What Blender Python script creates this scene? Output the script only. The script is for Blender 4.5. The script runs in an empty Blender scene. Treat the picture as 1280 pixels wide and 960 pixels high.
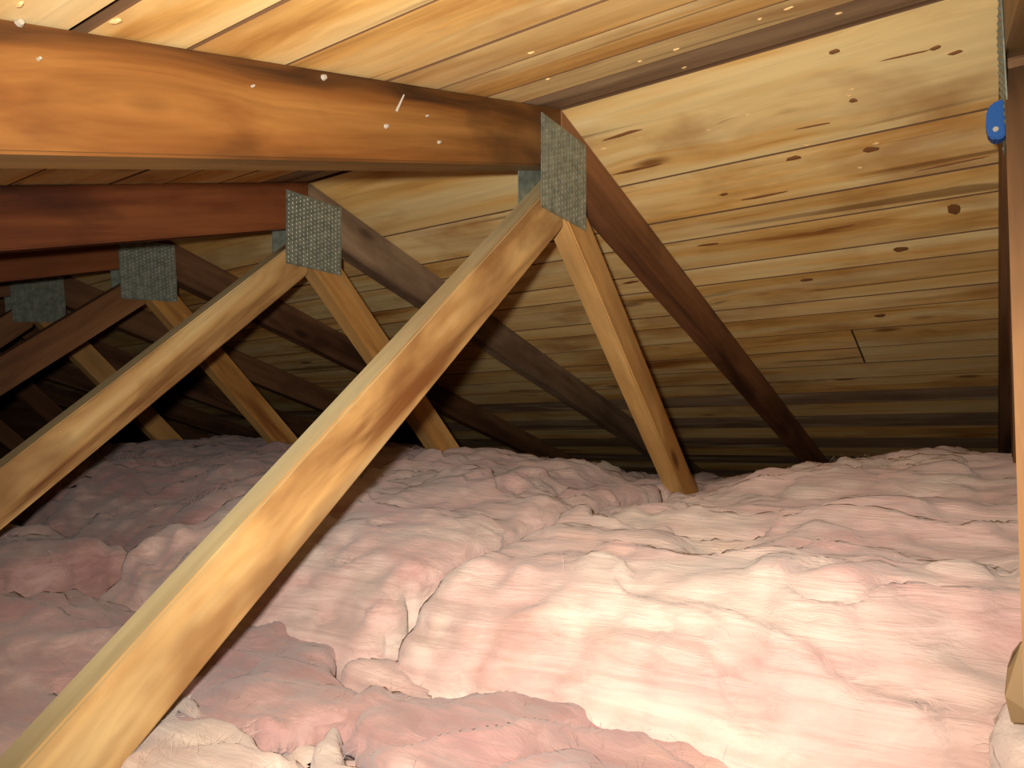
import bpy, bmesh, math, random
import numpy as np
from mathutils import Vector, Matrix

random.seed(7)
rng = np.random.default_rng(7)
scene = bpy.context.scene
COL = scene.collection

# ------------------------------------------------------------------ camera
F_PX = 897.93
YAW, PIT, ROL = 0.5798155, 0.0630633, -0.0117678
CAM = Vector((-1.01268, -0.55972, -0.52697))
fw = Vector((math.cos(PIT)*math.cos(YAW), math.cos(PIT)*math.sin(YAW), math.sin(PIT)))
rt0 = Vector((math.sin(YAW), -math.cos(YAW), 0.0))
up0 = rt0.cross(fw)
rt = math.cos(ROL)*rt0 + math.sin(ROL)*up0
up = -math.sin(ROL)*rt0 + math.cos(ROL)*up0
cam_data = bpy.data.cameras.new('camera')
cam_data.sensor_fit = 'HORIZONTAL'
cam_data.sensor_width = 36.0
cam_data.lens = 36.0*F_PX/1280.0
cam_data.clip_start = 0.01
cam = bpy.data.objects.new('camera', cam_data)
COL.objects.link(cam)
m = Matrix((rt, up, -fw)).transposed().to_4x4()
m.translation = CAM
cam.matrix_world = m
scene.camera = cam

# ------------------------------------------------------------------ world: a sealed, unlit attic
world = bpy.data.worlds.new('world')
scene.world = world
world.use_nodes = True
world.node_tree.nodes['Background'].inputs[0].default_value = (0.02, 0.018, 0.016, 1)
world.node_tree.nodes['Background'].inputs[1].default_value = 0.3

# ------------------------------------------------------------------ the hand-held flash beside the lens
lamp = bpy.data.lights.new('flash_light', 'SPOT')
lamp.energy = 64.0
lamp.color = (1.0, 0.945, 0.865)
lamp.spot_size = math.radians(124)
lamp.spot_blend = 1.0
lamp.shadow_soft_size = 0.012
flash = bpy.data.objects.new('flash_light', lamp)
COL.objects.link(flash)
fm = m @ Matrix.Rotation(math.radians(6), 4, 'X') @ Matrix.Rotation(math.radians(-3), 4, 'Y')   # hand-held, tipped slightly up
fm.translation = CAM - 0.035*rt + 0.03*up
flash.matrix_world = fm

vs = scene.view_settings
vs.view_transform = 'Standard'
vs.look = 'None'
vs.exposure = 0.0
vs.gamma = 1.0
vs.use_curve_mapping = False

# ------------------------------------------------------------------ dimensions
PITCH = 0.2872043
TANP, COSP, SINP = math.tan(PITCH), math.cos(PITCH), math.sin(PITCH)
SPACING = 0.61
T = 0.040            # lumber thickness
CHORD = 0.0925       # top chord depth
WEB = 0.0685         # web depth
BOTTOM = -1.06       # top of the bottom chords
FLOOR = -1.152

# ------------------------------------------------------------------ material helpers
def new_mat(name):
    mt = bpy.data.materials.new(name)
    mt.use_nodes = True
    nt = mt.node_tree
    b = nt.nodes['Principled BSDF']
    return mt, nt, b

def N(nt, typ, **kw):
    n = nt.nodes.new(typ)
    for k, v in kw.items():
        setattr(n, k, v)
    return n

def ramp(nt, fac, stops):
    r = N(nt, 'ShaderNodeValToRGB')
    cr = r.color_ramp
    while len(cr.elements) < len(stops):
        cr.elements.new(0.5)
    for e, (p, c) in zip(cr.elements, stops):
        e.position = p
        e.color = (c[0], c[1], c[2], 1) if not isinstance(c, (int, float)) else (c, c, c, 1)
    nt.links.new(fac, r.inputs[0])
    return r.outputs[0]

def mix(nt, fac, a, b, mode='MIX'):
    n = N(nt, 'ShaderNodeMix', data_type='RGBA', blend_type=mode)
    for sock, v in ((n.inputs[0], fac), (n.inputs[6], a), (n.inputs[7], b)):
        if hasattr(v, 'is_linked') or hasattr(v, 'links'):
            nt.links.new(v, sock)
        elif isinstance(v, (int, float)):
            sock.default_value = v
        else:
            sock.default_value = (v[0], v[1], v[2], 1)
    return n.outputs[2]

def math_n(nt, op, a, b=None, clamp=False):
    n = N(nt, 'ShaderNodeMath', operation=op)
    n.use_clamp = clamp
    for i, v in enumerate((a, b)):
        if v is None:
            continue
        if isinstance(v, (int, float)):
            n.inputs[i].default_value = v
        else:
            nt.links.new(v, n.inputs[i])
    return n.outputs[0]

def srgb(r, g, b):
    f = lambda c: (c/255/12.92) if c/255 <= 0.04045 else ((c/255+0.055)/1.055)**2.4
    return (f(r), f(g), f(b))

def wood(name, light, mid, dark, pale=None, rough=0.6, stain=0.55, knots=True, spec=0.25, vary=0.35, pale_amt=0.7,
         grain_scale=1.0, knot_density=1.0, cracks=0.0, fine_amt=0.5, bands=(0.32, 0.46, 0.60), stain_at=(0.50, 0.68)):
    """Grain runs along the object's own X axis."""
    mt, nt, b = new_mat(name)
    tc = N(nt, 'ShaderNodeTexCoord')
    oi = N(nt, 'ShaderNodeObjectInfo')
    off = N(nt, 'ShaderNodeVectorMath', operation='SCALE')
    off.inputs[0].default_value = (13.1, 7.7, 5.3)
    nt.links.new(oi.outputs['Random'], off.inputs['Scale'])
    pos = N(nt, 'ShaderNodeVectorMath', operation='ADD')
    nt.links.new(tc.outputs['Object'], pos.inputs[0])
    nt.links.new(off.outputs[0], pos.inputs[1])
    P = pos.outputs[0]
    # knots
    mk = N(nt, 'ShaderNodeMapping'); mk.inputs['Scale'].default_value = (3.0*knot_density, 7.5*knot_density, 7.5*knot_density)
    nt.links.new(P, mk.inputs[0])
    vo = N(nt, 'ShaderNodeTexVoronoi'); vo.inputs['Scale'].default_value = 1.0
    nt.links.new(mk.outputs[0], vo.inputs['Vector'])
    kd = vo.outputs['Distance']
    knot = ramp(nt, kd, [(0.06, 1.0), (0.13, 0.0)])
    halo = ramp(nt, kd, [(0.08, 1.0), (0.42, 0.0)])
    # warp grain round the knots
    warp = N(nt, 'ShaderNodeVectorMath', operation='SCALE')
    warp.inputs[0].default_value = (0.0, 0.02, 0.02)
    nt.links.new(halo, warp.inputs['Scale'])
    P2n = N(nt, 'ShaderNodeVectorMath', operation='ADD')
    nt.links.new(P, P2n.inputs[0]); nt.links.new(warp.outputs[0], P2n.inputs[1])
    P2 = P2n.outputs[0]
    def noise(scale, sc, detail=4, rough_=0.6, dist=0.0, src=P2):
        mp = N(nt, 'ShaderNodeMapping'); mp.inputs['Scale'].default_value = sc
        nt.links.new(src, mp.inputs[0])
        n = N(nt, 'ShaderNodeTexNoise')
        n.inputs['Scale'].default_value = scale
        n.inputs['Detail'].default_value = detail
        n.inputs['Roughness'].default_value = rough_
        n.inputs['Distortion'].default_value = dist
        nt.links.new(mp.outputs[0], n.inputs['Vector'])
        return n.outputs['Fac']
    g1 = noise(9*grain_scale, (0.10, 1, 1), 5, 0.6, 0.6)      # broad bands of early and late wood
    g2 = noise(60*grain_scale, (0.05, 1, 1), 3, 0.6, 0.2)     # fine grain
    st = noise(5.5, (0.55, 1, 1), 4, 0.6, 0.3, P)              # blotchy weather stain
    col = ramp(nt, g1, [(bands[0], dark), (bands[1], mid), (bands[2], light)])
    fine = ramp(nt, g2, [(0.35, 0.62), (0.6, 1.0)])
    col = mix(nt, fine_amt, col, fine, 'MULTIPLY')
    stf = ramp(nt, st, [(stain_at[0], 0.0), (stain_at[1], 1.0)])
    col = mix(nt, math_n(nt, 'MULTIPLY', stf, stain), col, dark)
    if pale is not None:
        # planed narrow edges carry less stain than the broad faces
        sx = N(nt, 'ShaderNodeSeparateXYZ')
        nt.links.new(tc.outputs['Normal'], sx.inputs[0])
        ed = math_n(nt, 'ABSOLUTE', sx.outputs['Z'])
        ed = ramp(nt, ed, [(0.55, 0.0), (0.8, 1.0)])
        pl = mix(nt, 0.4, pale, fine, 'MULTIPLY')
        pf = noise(7, (0.25, 1, 1), 3, 0.5, 0.0, P)
        pf = ramp(nt, pf, [(0.3, 0.45), (0.65, 1.0)])
        col = mix(nt, math_n(nt, 'MULTIPLY', math_n(nt, 'MULTIPLY', ed, pf), pale_amt), col, pl)
    if knots:
        col = mix(nt, math_n(nt, 'MULTIPLY', halo, 0.30), col, mid)
        col = mix(nt, math_n(nt, 'MULTIPLY', knot, 0.8), col, (dark[0]*0.5, dark[1]*0.42, dark[2]*0.4))
    if cracks:
        ck = noise(30, (0.035, 1, 1), 2, 0.5, 0.4)
        cf = ramp(nt, ck, [(0.30, 1.0), (0.36, 0.0)])
        col = mix(nt, math_n(nt, 'MULTIPLY', cf, cracks), col, (dark[0]*0.35, dark[1]*0.3, dark[2]*0.3))
        sp = noise(11, (0.16, 1, 1), 3, 0.5, 0.6, P)
        col = mix(nt, math_n(nt, 'MULTIPLY', ramp(nt, sp, [(0.55, 0.0), (0.72, 1.0)]), 0.5), col, srgb(244, 224, 172))
    hv = N(nt, 'ShaderNodeHueSaturation')
    vv = math_n(nt, 'MULTIPLY_ADD', oi.outputs['Random'], vary)
    vv.node.inputs[2].default_value = 1.0 - vary*0.55
    nt.links.new(vv, hv.inputs['Value'])
    nt.links.new(col, hv.inputs['Color'])
    nt.links.new(hv.outputs[0], b.inputs['Base Color'])
    b.inputs['Roughness'].default_value = rough
    b.inputs['Specular IOR Level'].default_value = spec
    bp = N(nt, 'ShaderNodeBump')
    bp.inputs['Strength'].default_value = 0.35
    bp.inputs['Distance'].default_value = 0.002
    h = math_n(nt, 'ADD', math_n(nt, 'MULTIPLY', g2, 0.5), math_n(nt, 'ADD', math_n(nt, 'MULTIPLY', g1, 1.2), math_n(nt, 'MULTIPLY', knot, 0.5)))
    nt.links.new(h, bp.inputs['Height'])
    nt.links.new(bp.outputs[0], b.inputs['Normal'])
    return mt

M = {}
M['deck'] = wood('pine_roof_plank', srgb(242, 212, 148), srgb(230, 180, 102), srgb(160, 102, 44), rough=0.6, stain=0.6, vary=0.24, cracks=0.6, fine_amt=0.35, bands=(0.27, 0.42, 0.58))
M['deck_grey'] = wood('greyed_roof_plank', srgb(176, 148, 116), srgb(150, 120, 92), srgb(104, 76, 58), rough=0.6, stain=0.5, vary=0.2, cracks=0.5)
M['chord'] = wood('stained_chord_wood', srgb(140, 96, 48), srgb(108, 66, 29), srgb(52, 30, 15), pale=srgb(146, 122, 80), rough=0.45, stain=0.85, vary=0.15, pale_amt=0.8, stain_at=(0.46, 0.64))
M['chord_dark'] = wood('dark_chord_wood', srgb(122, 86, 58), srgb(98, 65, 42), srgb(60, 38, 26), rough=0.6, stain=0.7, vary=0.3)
M['chord_mid'] = wood('brown_chord_wood', srgb(148, 100, 64), srgb(122, 78, 48), srgb(72, 44, 27), rough=0.6, stain=0.7, vary=0.2)
M['chord_grey'] = wood('weathered_grey_chord_wood', srgb(142, 118, 92), srgb(114, 90, 68), srgb(74, 54, 40), rough=0.65, stain=0.6, vary=0.2)
M['chord_red'] = wood('red_brown_chord_wood', srgb(122, 70, 38), srgb(94, 49, 26), srgb(52, 29, 18), rough=0.5, stain=0.7, vary=0.2)
M['web'] = wood('golden_web_wood', srgb(196, 166, 114), srgb(180, 140, 86), srgb(104, 64, 32), pale=srgb(180, 170, 132), rough=0.5, stain=0.75, vary=0.12, pale_amt=0.9, stain_at=(0.46, 0.62))
M['web_b'] = wood('amber_web_wood', srgb(198, 152, 92), srgb(180, 128, 66), srgb(116, 70, 34), pale=srgb(196, 166, 110), rough=0.5, stain=0.5, vary=0.12, pale_amt=0.35)
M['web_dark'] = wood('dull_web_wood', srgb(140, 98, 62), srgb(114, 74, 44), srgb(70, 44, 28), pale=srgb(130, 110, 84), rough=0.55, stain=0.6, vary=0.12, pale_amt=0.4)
M['deck_edge'], nt, b = new_mat('shaded_plank_edge')
b.inputs['Base Color'].default_value = (*srgb(92, 62, 34), 1); b.inputs['Roughness'].default_value = 0.8  # plank sides coloured dark to paint in the shadow of the joints
M['felt'], nt, b = new_mat('roofing_felt')
b.inputs['Base Color'].default_value = (0.012, 0.011, 0.010, 1); b.inputs['Roughness'].default_value = 0.9

M['board_ceiling'], nt, b = new_mat('ceiling_board_backing')
b.inputs['Base Color'].default_value = (0.25, 0.22, 0.19, 1); b.inputs['Roughness'].default_value = 0.95

M['steel'], nt, b = new_mat('galvanised_steel')
tc = N(nt, 'ShaderNodeTexCoord')
n1 = N(nt, 'ShaderNodeTexNoise'); n1.inputs['Scale'].default_value = 60; n1.inputs['Detail'].default_value = 4
nt.links.new(tc.outputs['Object'], n1.inputs['Vector'])
nt.links.new(ramp(nt, n1.outputs['Fac'], [(0.3, srgb(116, 122, 110)), (0.7, srgb(162, 166, 148))]), b.inputs['Base Color'])
b.inputs['Metallic'].default_value = 0.55; b.inputs['Roughness'].default_value = 0.5

M['nail'], nt, b = new_mat('bright_nail_steel')
b.inputs['Base Color'].default_value = (0.40, 0.35, 0.27, 1); b.inputs['Metallic'].default_value = 0.2; b.inputs['Roughness'].default_value = 0.4
M['splinter'], nt, b = new_mat('pale_splinter_wood')
b.inputs['Base Color'].default_value = (*srgb(206, 172, 116), 1); b.inputs['Roughness'].default_value = 0.7
M['blue'], nt, b = new_mat('blue_plastic')
b.inputs['Base Color'].default_value = (0.008, 0.075, 0.27, 1); b.inputs['Roughness'].default_value = 0.35
M['tan'], nt, b = new_mat('tan_paper')
b.inputs['Base Color'].default_value = (*srgb(126, 100, 66), 1); b.inputs['Roughness'].default_value = 0.8

def insulation(name, c1, c2, c3, dirt=0.4):
    mt, nt, b = new_mat(name)
    tc = N(nt, 'ShaderNodeTexCoord')
    def noise(scale, sc, detail=4, rough_=0.55, dist=0.0):
        mp = N(nt, 'ShaderNodeMapping'); mp.inputs['Scale'].default_value = sc
        nt.links.new(tc.outputs['Object'], mp.inputs[0])
        n = N(nt, 'ShaderNodeTexNoise')
        n.inputs['Scale'].default_value = scale; n.inputs['Detail'].default_value = detail
        n.inputs['Roughness'].default_value = rough_; n.inputs['Distortion'].default_value = dist
        nt.links.new(mp.outputs[0], n.inputs['Vector'])
        return n.outputs['Fac']
    a = noise(6, (1, 0.6, 2.0), 5, 0.6, 0.8)
    f = noise(22, (1.0, 0.16, 2.6), 5, 0.6, 0.9)
    d = noise(4.3, (1, 1, 1.4), 5, 0.6, 0.4)
    col = ramp(nt, a, [(0.34, c1), (0.52, c2), (0.66, c3)])
    col = mix(nt, 0.5, col, ramp(nt, f, [(0.34, (0.60, 0.52, 0.49)), (0.56, (1, 1, 1))]), 'MULTIPLY')
    df = ramp(nt, d, [(0.56, 0.0), (0.72, 1.0)])
    col = mix(nt, math_n(nt, 'MULTIPLY', df, dirt), col, srgb(196, 160, 128))
    nt.links.new(col, b.inputs['Base Color'])
    b.inputs['Roughness'].default_value = 1.0
    b.inputs['Specular IOR Level'].default_value = 0.05
    b.inputs['Sheen Weight'].default_value = 0.25
    b.inputs['Sheen Roughness'].default_value = 0.6
    bp = N(nt, 'ShaderNodeBump'); bp.inputs['Strength'].default_value = 0.5; bp.inputs['Distance'].default_value = 0.009
    nt.links.new(math_n(nt, 'ADD', f, math_n(nt, 'MULTIPLY', noise(90, (1, 0.25, 1.6), 3, 0.6, 0.8), 0.35)), bp.inputs['Height'])
    nt.links.new(bp.outputs[0], b.inputs['Normal'])
    return mt
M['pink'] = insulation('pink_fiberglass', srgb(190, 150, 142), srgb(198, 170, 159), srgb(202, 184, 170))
M['dimmed'] = insulation('dimmed_pink_fiberglass', srgb(158, 118, 114), srgb(172, 138, 131), srgb(188, 162, 153), 0.3)  # darker, pinker copy of the pink; weaker flash light is painted into it
M['cream'] = insulation('cream_fiberglass', srgb(200, 174, 162), srgb(204, 186, 172), srgb(208, 194, 180), 0.2)
M['crack'], nt, b = new_mat('dark_knot_wood')
b.inputs['Base Color'].default_value = (*srgb(126, 82, 40), 1); b.inputs['Roughness'].default_value = 0.7

# ------------------------------------------------------------------ object helpers
def link(name, mesh, mat, parent=None, loc=(0, 0, 0), rot=(0, 0, 0), **props):
    o = bpy.data.objects.new(name, mesh)
    COL.objects.link(o)
    if mat is not None and not mesh.materials:
        mesh.materials.append(mat)
    o.parent = parent
    o.location = loc
    o.rotation_euler = rot
    for k, v in props.items():
        o[k] = v
    return o

def empty(name, loc, **props):
    o = bpy.data.objects.new(name, None)
    COL.objects.link(o)
    o.empty_display_size = 0.1
    o.location = loc
    for k, v in props.items():
        o[k] = v
    return o

def bm_mesh(name, bm, smooth=False):
    me = bpy.data.meshes.new(name)
    bm.to_mesh(me); bm.free()
    if smooth:
        for p in me.polygons:
            p.use_smooth = True
    return me

def box_mesh(name, lx, ly, lz, bevel=0.002, x0=0.0):
    """Box from x0..x0+lx, centred in y and z."""
    bm = bmesh.new()
    bmesh.ops.create_cube(bm, size=1)
    for v in bm.verts:
        v.co = Vector(((v.co.x+0.5)*lx+x0, v.co.y*ly, v.co.z*lz))
    if bevel:
        bmesh.ops.bevel(bm, geom=bm.edges[:], offset=bevel, segments=1, affect='EDGES')
    return bm_mesh(name, bm)

def plane_member(name, parent, pts, origin, ang, mat, y0=0.0, thick=T, rz=0.0, bevel=0.0025):
    """A truss member: outline pts (x, z) in the truss plane, extruded along y; local X runs along direction
    (cos ang, 0, -sin ang) so the grain follows the member."""
    ca, sa = math.cos(ang), math.sin(ang)
    bm = bmesh.new()
    lo = []
    for (x, z) in pts:
        dx, dz = x-origin[0], z-origin[1]
        lo.append((ca*dx - sa*dz, sa*dx + ca*dz))
    v0 = [bm.verts.new((x, 0, z)) for x, z in lo]
    v1 = [bm.verts.new((x, thick, z)) for x, z in lo]
    n = len(lo)
    bm.faces.new(v0); bm.faces.new(v1[::-1])
    for i in range(n):
        bm.faces.new((v0[(i+1) % n], v0[i], v1[i], v1[(i+1) % n]))
    bmesh.ops.recalc_face_normals(bm, faces=bm.faces[:])
    bmesh.ops.bevel(bm, geom=bm.edges[:], offset=bevel, segments=2, affect='EDGES')
    return link(name, bm_mesh(name, bm), mat, parent, (origin[0], y0, origin[1]), (0, ang, rz))

# ------------------------------------------------------------------ numpy noise
_perm = rng.permutation(256)
_perm = np.concatenate([_perm, _perm, _perm])
_grad = rng.normal(size=(256, 3)); _grad /= np.linalg.norm(_grad, axis=1)[:, None]
def perlin(p):
    p = np.asarray(p, float)
    i = np.floor(p).astype(int); f = p-i; i &= 255
    u = f*f*f*(f*(f*6-15)+10)
    out = 0
    for dx in (0, 1):
        wx = u[:, 0] if dx else 1-u[:, 0]
        for dy in (0, 1):
            wy = u[:, 1] if dy else 1-u[:, 1]
            for dz in (0, 1):
                wz = u[:, 2] if dz else 1-u[:, 2]
                h = _perm[_perm[_perm[i[:, 0]+dx]+i[:, 1]+dy]+i[:, 2]+dz]
                g = _grad[h]
                out = out + wx*wy*wz*(g[:, 0]*(f[:, 0]-dx)+g[:, 1]*(f[:, 1]-dy)+g[:, 2]*(f[:, 2]-dz))
    return out
def fbm(p, octs=3, gain=0.5):
    s, a = 0, 1.0
    for k in range(octs):
        s = s + a*perlin(p*(2.0**k)+17.3*k); a *= gain
    return s

# ================================================================== THE SETTING
HALF = 3.45
Y0, Y1 = -1.5, 4.45
def slope_mesh(name, side, z_up, thick):
    bm = bmesh.new()
    q = []
    for off in (z_up, z_up+thick):
        for (s, y) in ((0, Y0), (HALF, Y0), (HALF, Y1), (0, Y1)):
            x = side*s*COSP
            z = -s*SINP + off/COSP
            q.append(bm.verts.new((x, y, z)))
    for f in ((0, 1, 2, 3), (4, 5, 6, 7), (0, 1, 5, 4), (1, 2, 6, 5), (2, 3, 7, 6), (3, 0, 4, 7)):
        bm.faces.new([q[i] for i in f])
    bmesh.ops.recalc_face_normals(bm, faces=bm.faces[:])
    return bm_mesh(name, bm)
ceil_r = link('ceiling', slope_mesh('ceiling', 1, 0.024, 0.01), M['felt'], kind='structure',
              label='plank-boarded roof slope facing the flash beyond the ridge')
ceil_l = link('ceiling', slope_mesh('ceiling', -1, 0.024, 0.01), M['felt'], kind='structure',
              label='plank-boarded roof slope on the near side of the ridge')

# planks: boundaries are distances down the slope from the ridge
right_b = [0.003, 0.239, 0.383, 0.467, 0.593, 0.678, 0.823, 0.899, 1.013, 1.135, 1.252, 1.37, 1.49, 1.606, 1.74, 1.88, 2.03]
while right_b[-1] < HALF-0.15:
    right_b.append(right_b[-1]+0.14)
left_b = [0.003, 0.12, 0.217, 0.33, 0.427, 0.577, 0.686, 0.782, 0.92]
while left_b[-1] < HALF-0.15:
    left_b.append(left_b[-1]+0.14)
def planks(parent, side, bounds):
    for i in range(len(bounds)-1):
        a, b2 = bounds[i], bounds[i+1]
        gap = 0.0025
        cuts = [Y0, Y1]
        k = (i*5 + (2 if side > 0 else 0)) % 4
        cuts.insert(1, (1 + k)*SPACING + T/2)
        if i % 3 == 1:
            cuts.insert(2, (4 + k % 2)*SPACING + T/2)
        if side > 0 and 8 <= i <= 9:
            cuts.insert(1, -0.29)
        cuts = sorted(set(cuts))
        for j in range(len(cuts)-1):
            y0, y1 = cuts[j]+0.001, cuts[j+1]-0.001
            aa, bb = a+gap/2, b2-gap/2
            if side < 0 and i == 6:
                bb -= 0.006
            if side < 0 and i == 7:
                aa += 0.004
            if side < 0 and i == 0 and j == 1:
                aa += 0.02
            w = bb-aa
            L = y1-y0
            me = box_mesh('roof_plank', L, w, 0.019, 0.0014)
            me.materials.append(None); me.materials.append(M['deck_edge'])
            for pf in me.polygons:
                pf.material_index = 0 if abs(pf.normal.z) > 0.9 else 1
            proud = random.uniform(0, 0.0012)
            mid = (aa+bb)/2
            # local X -> world Y, local Y -> down the slope, local Z -> plank normal
            X = Vector((0, 1, 0)); Yv = Vector((side*COSP, 0, -SINP)); Zv = X.cross(Yv)
            nrm = Vector((side*SINP, 0, COSP))
            c = Yv*mid + nrm*(0.0098+proud)
            mw = Matrix((X, Yv, Zv)).transposed().to_4x4()
            mw.translation = Vector((c.x, y0, c.z))
            grey = (side < 0 and i in (0, 9)) or (side > 0 and i >= 12 and i % 2 == 0)
            me.materials[0] = M['deck_grey'] if grey else M['deck']
            o = link('roof_plank', me, None, parent)
            o.matrix_world = mw
planks(ceil_r, 1, right_b)
planks(ceil_l, -1, left_b)

# ceiling-board of the rooms below
link('floor', box_mesh('floor', 2*HALF*COSP, Y1-Y0, 0.013, 0, -HALF*COSP), M['board_ceiling'], loc=(0, (Y0+Y1)/2, FLOOR-0.0066), kind='structure')

# gable ends, vertical planks on a backing
def gable(name, y, outward):
    bm = bmesh.new()
    zr = 0.02
    pts = [(-HALF*COSP, FLOOR), (HALF*COSP, FLOOR), (HALF*COSP, -HALF*SINP+zr), (0, zr), (-HALF*COSP, -HALF*SINP+zr)]
    v0 = [bm.verts.new((x, y, z)) for x, z in pts]; v1 = [bm.verts.new((x, y+outward*0.02, z)) for x, z in pts]
    n = len(pts)
    bm.faces.new(v0); bm.faces.new(v1[::-1])
    for i in range(n):
        bm.faces.new((v0[(i+1) % n], v0[i], v1[i], v1[(i+1) % n]))
    bmesh.ops.recalc_face_normals(bm, faces=bm.faces[:])
    return link(name, bm_mesh(name, bm), M['chord_dark'], kind='structure')
gable('wall_far', Y1, 1)
gable('wall_near', Y0, -1)
# low eave walls close the sides
for side, nm in ((-1, 'wall_left'), (1, 'wall_right')):
    h = -HALF*SINP+0.02-FLOOR
    link(nm, box_mesh(nm, 0.02, Y1-Y0, h, 0), M['chord_dark'], loc=(side*HALF*COSP-0.01, (Y0+Y1)/2, FLOOR+h/2), kind='structure')

# ================================================================== ROOF TRUSSES
A_L, A_R = math.radians(41.25), math.radians(43.75)
H = CHORD/COSP
LCH = 3.38
def plate_mesh(name, w, h, y_sign):
    """Toothed connector plate with rows of punched slots standing proud."""
    bm = bmesh.new()
    bmesh.ops.create_cube(bm, size=1)
    for v in bm.verts:
        v.co = Vector((v.co.x*w, v.co.y*0.0016, v.co.z*h))
    nx, nz = 15, 16
    for i in range(nx):
        for j in range(nz):
            cx = (i-(nx-1)/2)*w/(nx+0.3)
            cz = (j-(nz-1)/2+(0.25 if i % 2 else -0.25))*h/(nz+0.8)
            y = y_sign*0.0008
            q = [bm.verts.new((cx+dx, y, cz+dz)) for dx, dz in ((-0.0022, 0), (0, -0.0034), (0.0022, 0), (0, 0.0034))]
            t = bm.verts.new((cx-0.0004, y+y_sign*0.0016, cz+0.0008))
            for k in range(4):
                f = (q[k], q[(k+1) % 4], t)
                bm.faces.new(f)
    bmesh.ops.recalc_face_normals(bm, faces=bm.faces[:])
    return bm_mesh(name, bm)

plate_front = plate_mesh('connector_plate', 0.150, 0.152, -1)
plate_back = plate_mesh('connector_plate', 0.150, 0.152, 1)

def truss(y, label, mats, lthick=T, webs=('web', 'web_b'), rzl=0.0, dAL=0.0, plate_dx=0.008, plate_tilt=0.0):
    t = empty('roof_truss', (0, y, BOTTOM-0.089), label=label, category='roof truss', group='roof trusses along the attic')
    dz = -(BOTTOM-0.089)
    def loc(o):
        o.location.z += dz
        return o
    x1 = LCH*COSP
    zt = -LCH*SINP
    # top chords meet in a plumb cut at the ridge
    loc(plane_member('top_chord', t, [(0.0005, 0), (x1, zt), (x1, zt-H), (0.0005, -H)], (0, 0), PITCH, M[mats[1]]))
    loc(plane_member('top_chord', t, [(-0.0005, 0), (-0.0005, -H), (-x1, zt-H), (-x1, zt)], (0, 0), math.pi-PITCH, M[mats[0]], thick=lthick))
    # webs
    def web_pts(ang, zi, side, clip):
        tn = math.tan(ang); hh = WEB/math.cos(ang)
        xe_t = (zi-BOTTOM)/tn
        xe_b = (zi-hh-BOTTOM)/tn
        p = []
        if clip:
            xc = (zi+H)/(tn-TANP)
            p = [(0.0005, -H-0.0005), (xc, -H-xc*TANP-0.0005)]
        else:
            p = [(0.0005, zi)]
        p += [(xe_t, BOTTOM), (xe_b, BOTTOM), (0.0005, zi-hh)]
        return [(side*x, z) for x, z in p]
    aL = A_L+dAL
    loc(plane_member('web', t, web_pts(aL, -0.1075, -1, False), (0, -0.1075), math.pi-aL, M[webs[0]], rz=rzl))
    loc(plane_member('web', t, web_pts(A_R, -0.0763, 1, True), (0, -0.0763), A_R, M[webs[1]]))
    # bottom chord, buried in the insulation
    bx = LCH*COSP-0.25
    loc(plane_member('bottom_chord', t, [(-bx, BOTTOM), (bx, BOTTOM), (bx, BOTTOM-0.089), (-bx, BOTTOM-0.089)], (-bx, BOTTOM-0.0445), 0, M['chord_dark']))
    for me, yy in ((plate_front, -0.0012), (plate_back, T+0.0012)):
        link('connector_plate', me, M['steel'], t, (plate_dx, yy, -0.109+dz), (0, plate_tilt, 0), label='grey toothed steel connector plate')
    return t

t_right = truss(-0.598-T, 'roof truss beside the blue plastic clip, its webs rising edge-on', ('chord', 'chord_dark'), webs=('web_dark', 'web_dark'), rzl=-0.047)
t_one = truss(0.0, 'roof truss with broad orange-brown top chord and long golden web', ('chord', 'chord_mid'), lthick=0.052, rzl=-0.058, plate_dx=0.006, plate_tilt=0.03)
t_two = truss(SPACING, 'second truss back from the blue clip, red-brown left chord and grey right chord', ('chord_red', 'chord_grey'), dAL=-0.02, plate_dx=0.015)
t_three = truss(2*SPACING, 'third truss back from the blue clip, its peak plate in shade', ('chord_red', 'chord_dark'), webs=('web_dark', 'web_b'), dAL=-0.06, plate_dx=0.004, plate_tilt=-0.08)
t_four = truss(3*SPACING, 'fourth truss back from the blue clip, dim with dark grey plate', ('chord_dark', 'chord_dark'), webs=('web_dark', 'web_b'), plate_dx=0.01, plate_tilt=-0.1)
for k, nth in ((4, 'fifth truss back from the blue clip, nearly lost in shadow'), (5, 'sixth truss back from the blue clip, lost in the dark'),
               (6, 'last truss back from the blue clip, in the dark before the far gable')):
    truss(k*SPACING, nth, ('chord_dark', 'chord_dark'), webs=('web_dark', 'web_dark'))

# ================================================================== INSULATION
def smooth01(x):
    x = np.clip(x, 0, 1)
    return x*x*(3-2*x)

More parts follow.
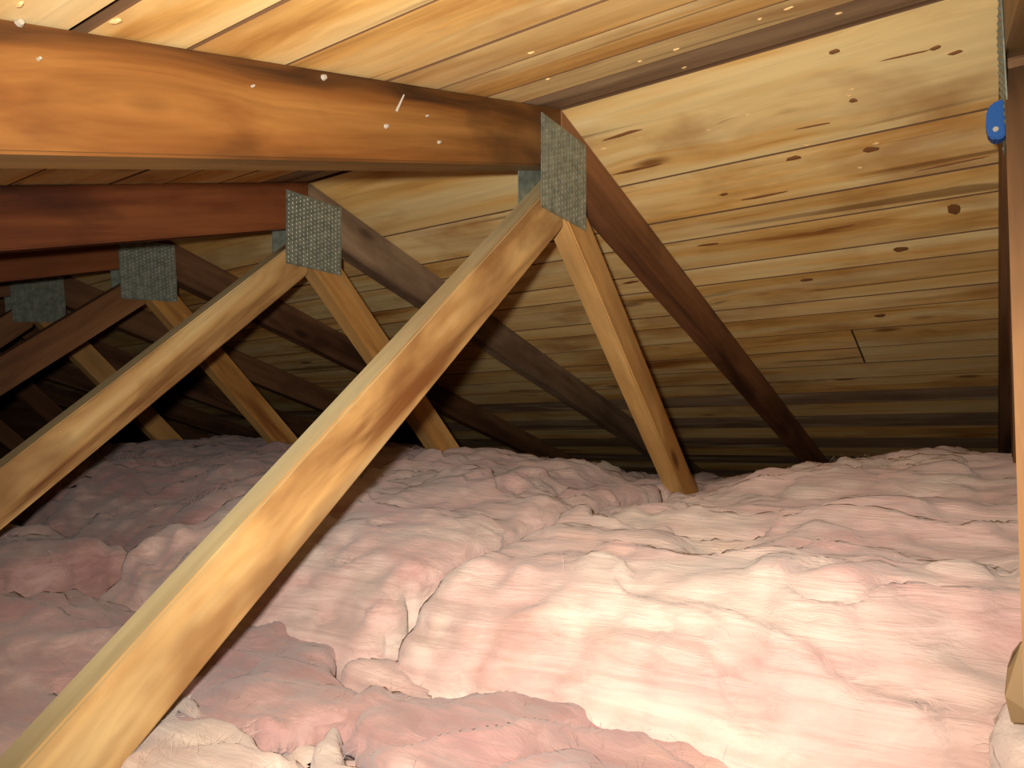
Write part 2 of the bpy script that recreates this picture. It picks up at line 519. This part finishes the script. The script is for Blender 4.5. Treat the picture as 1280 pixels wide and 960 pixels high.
def batt(name, x0, x1, y0, y1, ctrl, label, mat, zb=FLOOR+0.001, r_front=0.20, r_side=0.06, seed=0.0, res=0.008, rough=1.0,
         front_wob=0.022, group=None, grow=True, edge_pow=2.4, strands=500, zref=-0.63, poly=None, side_drop=0.035, body=0.22, sheet=6.5):
    """One batt: footprint x0..x1, y0..y1 with a wobbly outline, top height interpolated from ctrl (x, y, z)."""
    ctrl = np.array(ctrl, float)
    # x samples grow coarser away from the near end
    xs = [x0-0.03]; step = res
    while xs[-1] < x1+0.02:
        xs.append(xs[-1]+step)
        if grow and xs[-1] > 0.5:
            step = min(step*1.03, 0.04)
    xs = np.array(xs)
    ys = np.arange(y0-0.03, y1+0.03+res, res)
    nx, ny = len(xs), len(ys)
    GX, GY = np.meshgrid(xs, ys, indexing='ij')
    gx, gy = GX.ravel(), GY.ravel()
    p2 = np.stack([gx*7+seed, gy*7, np.full_like(gx, seed)], 1)
    wob = fbm(p2, 3)
    p3 = np.stack([gx*22+seed, gy*22, np.full_like(gx, seed+9)], 1)
    wob2 = fbm(p3, 2)
    w = front_wob*wob+0.4*front_wob*wob2
    d_front = (gx-x0)+w
    d_back = (x1-gx)
    d_s = np.minimum(gy-y0, y1-gy)-np.abs(w)*0.5-0.005
    # height
    d2 = ((gx[:, None]-ctrl[None, :, 0])**2*0.8+(gy[:, None]-ctrl[None, :, 1])**2*1.6)
    wt = 1/(d2+0.008)**1.7
    zt = (wt*ctrl[None, :, 2]).sum(1)/wt.sum(1)
    zt = zt+0.026*rough*fbm(np.stack([gx*6+seed*3, gy*8, np.full_like(gx, seed+3)], 1), 3)
    if poly is not None:
        pg = np.array(poly)
        dd = np.full(gx.shape, 1e9); ins = np.zeros(gx.shape, bool)
        for i in range(len(pg)):
            ax, ay = pg[i]; bx, by = pg[(i+1) % len(pg)]
            ex, ey = bx-ax, by-ay
            tt = np.clip(((gx-ax)*ex+(gy-ay)*ey)/(ex*ex+ey*ey), 0, 1)
            dd = np.minimum(dd, np.hypot(gx-ax-tt*ex, gy-ay-tt*ey))
            cr = (ay > gy) != (by > gy)
            ins ^= cr & (gx < ax+(gy-ay)*ex/(ey if abs(ey) > 1e-9 else 1e-9))
        d_front = np.where(ins, dd, -dd)+w
        d_back = np.full(gx.shape, 9.0); d_s = np.full(gx.shape, 9.0)
    def prof(d, r):
        u = np.clip(1-d/r, 0, 1)
        return np.clip(1-u**edge_pow, 0, 1)**(1/edge_pow)
    e = prof(d_front, r_front)*prof(d_back, 0.15)
    es = prof(d_s, r_side)
    z = zt-body*(1-e)-side_drop*(1-es)
    dmin = np.minimum(np.minimum(d_front, d_back), d_s)
    z = np.where(dmin < 0, zb, np.maximum(z, zb+0.01))
    P = np.stack([gx, gy, z], 1)
    # normals on the grid
    PG = P.reshape(nx, ny, 3)
    tx = np.gradient(PG, axis=0); ty = np.gradient(PG, axis=1)
    nr = np.cross(tx, ty); nr /= np.linalg.norm(nr, axis=2, keepdims=True)+1e-9
    nr = nr.reshape(-1, 3)
    q = np.stack([gx*5+seed, gy*3.2, z*9+seed], 1)
    warp = np.stack([fbm(q, 2), fbm(q+31, 2), fbm(q+57, 2)], 1)
    s1 = fbm(np.stack([gx*7, gy*2.6, z*12], 1)+warp*0.9+seed, 2)
    rid = 1-np.abs(s1)*2.6                                   # creases and folds between fibre layers
    s2 = fbm(np.stack([gx*24, gy*4, z*44], 1)+warp*1.4+seed*2, 3)
    s3 = fbm(np.stack([gx*70, gy*34, z*110], 1)+warp*3.0, 2)
    # overlapping torn sheets: slow rise, quick drop along a strongly warped coordinate
    lw = fbm(np.stack([gx*3.1+seed, gy*3.1, z*4+seed], 1), 3)
    lay = (gx*0.9-gy*0.12+z*1.6)*sheet+lw*2.6+warp[:, 0]*0.5+seed
    fr = lay-np.floor(lay)
    saw = np.where(fr < 0.86, fr/0.86, 1-smooth01((fr-0.86)/0.14))
    msk = smooth01(0.5+1.6*fbm(np.stack([gx*4+seed, gy*4+9, z*5], 1), 2))
    disp = rough*(0.014*s1+0.004*rid+0.008*s2+0.0020*s3+0.019*(saw-0.5)*msk)
    inside = (dmin > 0.0)
    disp = np.where(inside, disp, 0)
    P = P+nr*disp[:, None]
    P[:, 2] = np.maximum(P[:, 2], zb)
    # closed body: top grid + flat underside skirt
    keep = (dmin > -0.005).reshape(nx, ny)
    kq = keep[:-1, :-1] & keep[1:, :-1] & keep[:-1, 1:] & keep[1:, 1:]
    idx = np.arange(nx*ny).reshape(nx, ny)
    quads = np.stack([idx[:-1, :-1][kq], idx[1:, :-1][kq], idx[1:, 1:][kq], idx[:-1, 1:][kq]], 1)
    used = np.unique(quads); remap = -np.ones(nx*ny, int); remap[used] = np.arange(len(used))
    V = P[used]; F = remap[quads]
    # underside: same outline collapsed on the floor level
    me = bpy.data.meshes.new(name)
    cen = np.array([(x0+x1)/2, (y0+y1)/2, zref])
    me.from_pydata((V-cen).tolist(), [], F.tolist())
    bm = bmesh.new(); bm.from_mesh(me)
    be = [e_ for e_ in bm.edges if e_.is_boundary]
    r = bmesh.ops.extrude_edge_only(bm, edges=be)
    nv = [g for g in r['geom'] if isinstance(g, bmesh.types.BMVert)]
    for v in nv:
        v.co.z = zb-cen[2]
    bmesh.ops.holes_fill(bm, edges=[e_ for e_ in bm.edges if e_.is_boundary], sides=0)
    for f in bm.faces:
        f.smooth = True
    bm.to_mesh(me); bm.free()
    o = link(name, me, mat, None, cen.tolist(), label=label, category='insulation')
    if group:
        o['group'] = group
    if strands:
        fuzz(o, P[used]-cen, nr[used], strands, mat, seed, *((0.0005, 2.0) if zref > -0.7 and y0 > 0.5 else (0.00018, 1.0)))
    return o

def fuzz(parent, pts, nrm, n, mat, seed, wid=0.00018, ln=1.0):
    """Loose glass fibres standing off the surface."""
    r = np.random.default_rng(int(seed*10)+5)
    near = np.where(np.linalg.norm(pts+np.array(parent.location)-np.array(CAM), axis=1) < 2.2)[0]
    if len(near) < 10:
        return
    cl = r.choice(near, size=max(3, n//14))
    V, Fc = [], []
    for c in cl:
        base_dir = nrm[c]*0.8+r.normal(size=3)*0.6
        for k in range(14):
            p = pts[c]+r.normal(size=3)*np.array([0.012, 0.012, 0.004])
            d = base_dir+r.normal(size=3)*0.6; d /= np.linalg.norm(d)
            L = r.uniform(0.004, 0.015)*ln
            side = np.cross(d, r.normal(size=3)); side /= np.linalg.norm(side); side *= wid
            bend = r.normal(size=3)*0.4
            i0 = len(V)
            pos = p-d*0.006
            for s in range(4):
                wd = 1-s/3.6
                V.append((pos+side*wd).tolist()); V.append((pos-side*wd).tolist())
                pos = pos+d*(L+0.006)/3
                d = d+bend*0.5; d /= np.linalg.norm(d)
            for s in range(3):
                a = i0+2*s
                Fc.append((a, a+1, a+3, a+2))
    me = bpy.data.meshes.new('loose_fibres')
    me.from_pydata(V, [], Fc)
    link('loose_fibres', me, mat, parent, kind='stuff')


def on_plane(px, py, z):
    """Where the ray through photo pixel (px, py) meets the level z of the insulation it lies on."""
    d = rt*((px-640)/F_PX) - up*((py-480)/F_PX) + fw
    k = (z-CAM.z)/d.z
    p = CAM+d*k
    return (p.x, p.y)

G1 = 'pink insulation batts of the upper layer'
EAVE = [(2.1, -0.75), (2.35, -0.80)]
def eave(yc):
    return [(x, yc, z) for x, z in EAVE]
# --- upper layer, one batt per truss bay, near ends left ragged
batt('insulation_batt', -0.43, 2.4, -0.655, 0.015,
     [(-0.38, -0.55, -0.70), (-0.38, -0.2, -0.705), (-0.15, -0.55, -0.665), (-0.15, -0.15, -0.675), (0.1, -0.5, -0.640), (0.1, -0.1, -0.66),
      (0.45, -0.5, -0.60), (0.45, -0.25, -0.61), (0.48, -0.02, -0.675), (0.8, -0.45, -0.585), (0.8, -0.1, -0.66), (1.3, -0.4, -0.65), (1.3, -0.05, -0.71), (1.7, -0.3, -0.71)]+eave(-0.3),
     'big bright cream-pink insulation batt between the blue-clip truss and the long golden web', M['pink'], seed=1.3, group=G1, res=0.007, strands=700)
batt('insulation_batt', -0.43, 2.4, 0.026, 0.622,
     [(-0.35, 0.15, -0.70), (-0.35, 0.5, -0.69), (-0.1, 0.2, -0.655), (-0.1, 0.5, -0.64), (0.2, 0.3, -0.61), (0.2, 0.1, -0.66), (0.48, 0.55, -0.575), (0.5, 0.1, -0.66),
      (0.5, 0.3, -0.605), (0.8, 0.45, -0.63), (0.8, 0.15, -0.69), (1.2, 0.3, -0.71), (1.7, 0.3, -0.72)]+eave(0.3),
     'pink insulation batt behind the long golden web, meeting the big bright batt', M['pink'], seed=4.7, group=G1, strands=500)
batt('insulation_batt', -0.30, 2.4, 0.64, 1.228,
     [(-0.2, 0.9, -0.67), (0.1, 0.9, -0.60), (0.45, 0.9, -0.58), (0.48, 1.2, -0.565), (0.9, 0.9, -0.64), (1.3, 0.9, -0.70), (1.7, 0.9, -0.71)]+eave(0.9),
     'dim pink insulation batt around the foot of the third truss web', M['dimmed'], seed=8.1, group=G1, strands=500)
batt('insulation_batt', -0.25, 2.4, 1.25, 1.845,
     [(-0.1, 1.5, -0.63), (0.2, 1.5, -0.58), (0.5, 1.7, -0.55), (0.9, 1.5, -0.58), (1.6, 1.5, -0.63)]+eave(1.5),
     'ragged-topped shaded insulation batt around the foot of the fourth truss web', M['dimmed'], seed=11.9, group=G1, res=0.011, strands=500)
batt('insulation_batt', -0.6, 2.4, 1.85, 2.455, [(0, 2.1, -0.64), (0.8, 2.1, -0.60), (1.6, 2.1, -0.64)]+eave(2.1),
     'darkest insulation batt, deep in shadow behind the fourth truss', M['dimmed'], seed=14.2, group=G1, res=0.014, strands=0)
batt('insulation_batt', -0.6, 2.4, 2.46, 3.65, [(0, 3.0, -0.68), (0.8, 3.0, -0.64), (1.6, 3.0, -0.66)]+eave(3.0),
     'insulation batt lost in the dark by the far gable', M['dimmed'], seed=17.2, group=G1, res=0.02, strands=0)
G2 = 'pink insulation batts of the lower layer'
# --- lower layer nearer the flash, seen past the ragged ends
batt('insulation_batt', -2.4, -0.42, -0.655, 0.026, [(-0.45, -0.4, -0.81), (-0.45, -0.1, -0.81), (-0.7, -0.3, -0.83), (-0.7, -0.05, -0.82), (-1.2, -0.3, -0.86), (-2.2, -0.3, -0.9)],
     'lower torn insulation batt at the foot of the big bright one', M['pink'], seed=21.4, group=G2, strands=400, grow=False, r_front=0.1)
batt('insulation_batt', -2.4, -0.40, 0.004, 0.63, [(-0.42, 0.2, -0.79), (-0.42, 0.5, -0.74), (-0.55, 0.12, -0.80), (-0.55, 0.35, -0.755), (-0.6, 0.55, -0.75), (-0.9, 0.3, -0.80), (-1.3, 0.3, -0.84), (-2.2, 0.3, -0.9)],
     'pink rose insulation batt under the long golden web, on its shaded side', M['dimmed'], seed=25.6, group=G2, strands=300, grow=False, r_front=0.1)
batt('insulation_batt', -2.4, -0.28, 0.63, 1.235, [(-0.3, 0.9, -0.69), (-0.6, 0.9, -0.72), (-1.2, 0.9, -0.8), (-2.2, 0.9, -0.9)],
     'pink rose insulation batt between the second and third trusses', M['dimmed'], seed=28.8, group=G2, res=0.01, strands=300, grow=False, r_front=0.1)

# --- torn pieces lying on the lower batt
def torn(pix, z, h, label, mat, seed, strands=200, r=0.022, rough=0.75):
    pg = [on_plane(x, y, z) for x, y in pix]
    xs = [p[0] for p in pg]; ys = [p[1] for p in pg]
    cx, cy = sum(xs)/len(xs), sum(ys)/len(ys)
    ctrl = [(cx, cy, z+h), (cx+0.05, cy+0.05, z+h*0.9), (cx-0.05, cy-0.05, z+h*0.7)]
    return batt('torn_insulation_piece', min(xs), max(xs), min(ys), max(ys), ctrl, label, mat, zb=z-0.012, r_front=r, seed=seed, res=0.005, rough=rough, sheet=12,
                front_wob=0.030, grow=False, strands=strands, zref=z, poly=pg, body=h+0.012, group='torn insulation pieces on the lower batt')
torn([(232, 865), (262, 815), (330, 790), (420, 803), (425, 850), (440, 880), (420, 905), (330, 925), (250, 908)], -0.80, 0.016,
     'torn pink insulation flap with dark cracked edges beside the golden web', M['dimmed'], 31.0)
torn([(424, 846), (470, 832), (530, 862), (548, 885), (475, 890), (440, 880)], -0.80, 0.016,
     'narrow torn insulation strip tucked against the foot of the big batt', M['pink'], 33.5, 120, 0.018)
torn([(428, 905), (470, 890), (560, 886), (700, 893), (800, 910), (930, 960), (980, 1040), (600, 1040), (480, 985)], -0.805, 0.018,
     'wide pink insulation flap lying along the foot of the big batt', M['dimmed'], 36.2, 250, 0.018)
torn([(150, 960), (200, 880), (234, 864), (252, 912), (330, 930), (372, 960), (300, 1030), (150, 1030)], -0.80, 0.016,
     'pale frayed insulation scrap below the golden web', M['cream'], 39.9, 400, 0.018, 0.5)
torn([(366, 975), (395, 935), (418, 912), (445, 952), (500, 1000), (420, 1040)], -0.80, 0.009,
     'small pale pointed insulation scrap beside the wide pink flap', M['cream'], 42.3, 60, 0.012, 0.15)

pg = [on_plane(x, y, -0.73) for x, y in [(1240, 884), (1262, 868), (1300, 858), (1340, 960), (1300, 1020), (1250, 1000), (1238, 930)]]
batt('insulation_tuft', min(p[0] for p in pg), max(p[0] for p in pg), min(p[1] for p in pg), max(p[1] for p in pg),
     [(pg[0][0]+0.02, pg[0][1], -0.715), (pg[4][0], pg[4][1], -0.735)], 'cream insulation tuft bunched at the foot of the edge-on truss web', M['cream'],
     zb=-0.84, r_front=0.03, seed=51.0, res=0.004, rough=0.5, front_wob=0.010, grow=False, strands=80, zref=-0.76, poly=pg, body=0.06, sheet=14)
# tan scrap standing between the tuft and the big batt
def on_x(px, py, x):
    d = rt*((px-640)/F_PX) - up*((py-480)/F_PX) + fw
    return CAM+d*((x-CAM.x)/d.x)
bm = bmesh.new()
pp = [on_x(x, y, -0.47) for x, y in [(1288, 800), (1276, 806), (1266, 816), (1260, 838), (1256, 868), (1264, 905), (1310, 905), (1312, 806)]]
cen = sum(pp, Vector())/len(pp)
a0 = [bm.verts.new(p-cen+Vector((0.004*math.sin(9*i), 0, 0))) for i, p in enumerate(pp)]
a1 = [bm.verts.new(p-cen+Vector((0.006+0.004*math.sin(9*i), 0, 0))) for i, p in enumerate(pp)]
bm.faces.new(a0); bm.faces.new(a1[::-1])
for i in range(len(pp)):
    bm.faces.new((a0[(i+1) % len(pp)], a0[i], a1[i], a1[(i+1) % len(pp)]))
bmesh.ops.triangulate(bm, faces=bm.faces[:])
bmesh.ops.recalc_face_normals(bm, faces=bm.faces[:])
link('tan_scrap', bm_mesh('tan_scrap', bm), M['tan'], None, cen, label='tan scrap poking up behind the cream insulation tuft', category='scrap')

# ================================================================== SMALL THINGS
def ray_dir(px, py):
    return rt*((px-640)/F_PX) - up*((py-480)/F_PX) + fw

def on_slope(px, py, side):
    d = ray_dir(px, py)
    k = (-CAM.z-side*TANP*CAM.x)/(d.z+side*TANP*d.x)
    return CAM+d*k

def chip_mesh(name, lx, ly, lz, seed, jag=0.25):
    r = random.Random(seed)
    bm = bmesh.new()
    bmesh.ops.create_icosphere(bm, subdivisions=1, radius=0.5)
    for v in bm.verts:
        k = 1+r.uniform(-jag, jag)
        v.co = Vector((v.co.x*lx*k, v.co.y*ly*k, v.co.z*lz))
    return bm_mesh(name, bm)

def deck_bit(name, px, py, side, lx, ly, lz, mat, seed, sink=0.0, twist=0.0):
    p = on_slope(px, py, side)
    X = Vector((0, 1, 0)); Yv = Vector((side*COSP, 0, -SINP)); Zv = X.cross(Yv)
    mw = Matrix((X, Yv, Zv)).transposed().to_4x4() @ Matrix.Rotation(twist, 4, 'Z')
    nrm = Vector((side*SINP, 0, COSP))
    mw.translation = p+nrm*sink
    o = link(name, chip_mesh(name, lx, ly, lz, seed), mat, ceil_r if side > 0 else ceil_l)
    o.matrix_world = mw
    return o

# splintered wood and bright nail tips on the boards
spl = [(1065, 112, 1), (1062, 120, 1), (886, 163, 1), (935, 144, 1), (800, 173, 1), (755, 186, 1), (1075, 210, 1), (1095, 180, 1), (1008, 182, 1),
       (663, 66, -1), (685, 99, -1), (845, 62, -1), (950, 24, -1), (985, 11, -1), (1048, 17, -1), (855, 85, -1), (800, 77, -1), (145, 27, -1), (25, 6, -1)]
for i, (px, py, sd) in enumerate(spl):
    deck_bit('wood_splinter', px, py, sd, random.uniform(0.006, 0.014), random.uniform(0.003, 0.006), 0.004, M['splinter'], i, 0.0005, random.uniform(-0.5, 0.5))
# knots and checks: (px, py, length m, width m)
kn = [(992, 198, 0.030, 0.014), (1088, 187, 0.026, 0.016), (1066, 126, 0.014, 0.010), (1192, 262, 0.022, 0.040), (905, 243, 0.018, 0.010),
      (955, 245, 0.090, 0.007), (1045, 285, 0.085, 0.006), (885, 306, 0.050, 0.010), (788, 353, 0.045, 0.012), (780, 168, 0.085, 0.008), (1125, 312, 0.03, 0.022),
      (1043, 65, 0.018, 0.010), (1170, 60, 0.016, 0.008), (1195, 66, 0.02, 0.008), (1130, 70, 0.06, 0.004), (1015, 158, 0.06, 0.005), (1008, 350, 0.03, 0.016),
      (1100, 395, 0.03, 0.02), (1190, 205, 0.10, 0.005), (795, 212, 0.11, 0.008), (700, 246, 0.03, 0.006)]
for i, (px, py, lx, ly) in enumerate(kn):
    deck_bit('knot', px, py, 1, lx, ly, 0.0022, M['crack'], 50+i, 0.0004, random.uniform(-0.08, 0.08))

# nails and resin beads on the first truss
def on_truss(px, py, y):
    d = ray_dir(px, py)
    return CAM+d*((y-CAM.y)/d.y)
for i, (px, py, w) in enumerate([(404, 97, 0.007), (482, 158, 0.006), (548, 178, 0.005), (24, 29, 0.006), (533, 145, 0.003), (315, 108, 0.003), (48, 74, 0.003)]):
    p = on_truss(px, py, 0.0)
    bm = bmesh.new()
    bmesh.ops.create_cone(bm, cap_ends=True, segments=10, radius1=w/2, radius2=w/3, depth=0.004)
    o = link('nail_head', bm_mesh('nail_head', bm), M['nail'], t_one)
    o.location = (p.x, p.y-0.0015, p.z-t_one.location.z); o.rotation_euler = (math.pi/2, 0, 0)
p = on_truss(497, 130, 0.0)
bm = bmesh.new()
bmesh.ops.create_cone(bm, cap_ends=True, segments=8, radius1=0.0018, radius2=0.0010, depth=0.022)
o = link('bent_nail', bm_mesh('bent_nail', bm), M['nail'], t_one)
o.location = (p.x, p.y-0.004, p.z-t_one.location.z); o.rotation_euler = (0.35, 0.25, 0)

# blue plastic clip on the truss plate by the edge of the roof boards
clip = empty('plastic_clip', (-0.005, -0.5955, -0.172), label='small blue plastic clip fixed to the plate of the edge-on truss', category='clip')
bm = bmesh.new()
prof = [(-0.022, 0.0), (-0.024, 0.010), (-0.018, 0.0165), (-0.004, 0.0185), (0.012, 0.0170), (0.021, 0.0115), (0.0235, 0.0)]
f0 = [bm.verts.new((-0.010, y, z)) for z, y in prof]; f1 = [bm.verts.new((0.010, y, z)) for z, y in prof]
n = len(prof)
bm.faces.new(f0); bm.faces.new(f1[::-1])
for i in range(n):
    bm.faces.new((f0[(i+1) % n], f0[i], f1[i], f1[(i+1) % n]))
bmesh.ops.recalc_face_normals(bm, faces=bm.faces[:])
bmesh.ops.bevel(bm, geom=bm.edges[:], offset=0.0018, segments=2, affect='EDGES')
link('clip_body', bm_mesh('clip_body', bm), M['blue'], clip)
bm = bmesh.new()
bmesh.ops.create_cone(bm, cap_ends=True, segments=12, radius1=0.003, radius2=0.0025, depth=0.004)
link('pin', bm_mesh('pin', bm), M['nail'], clip, (-0.0105, 0.009, -0.012), (0, math.pi/2, 0))
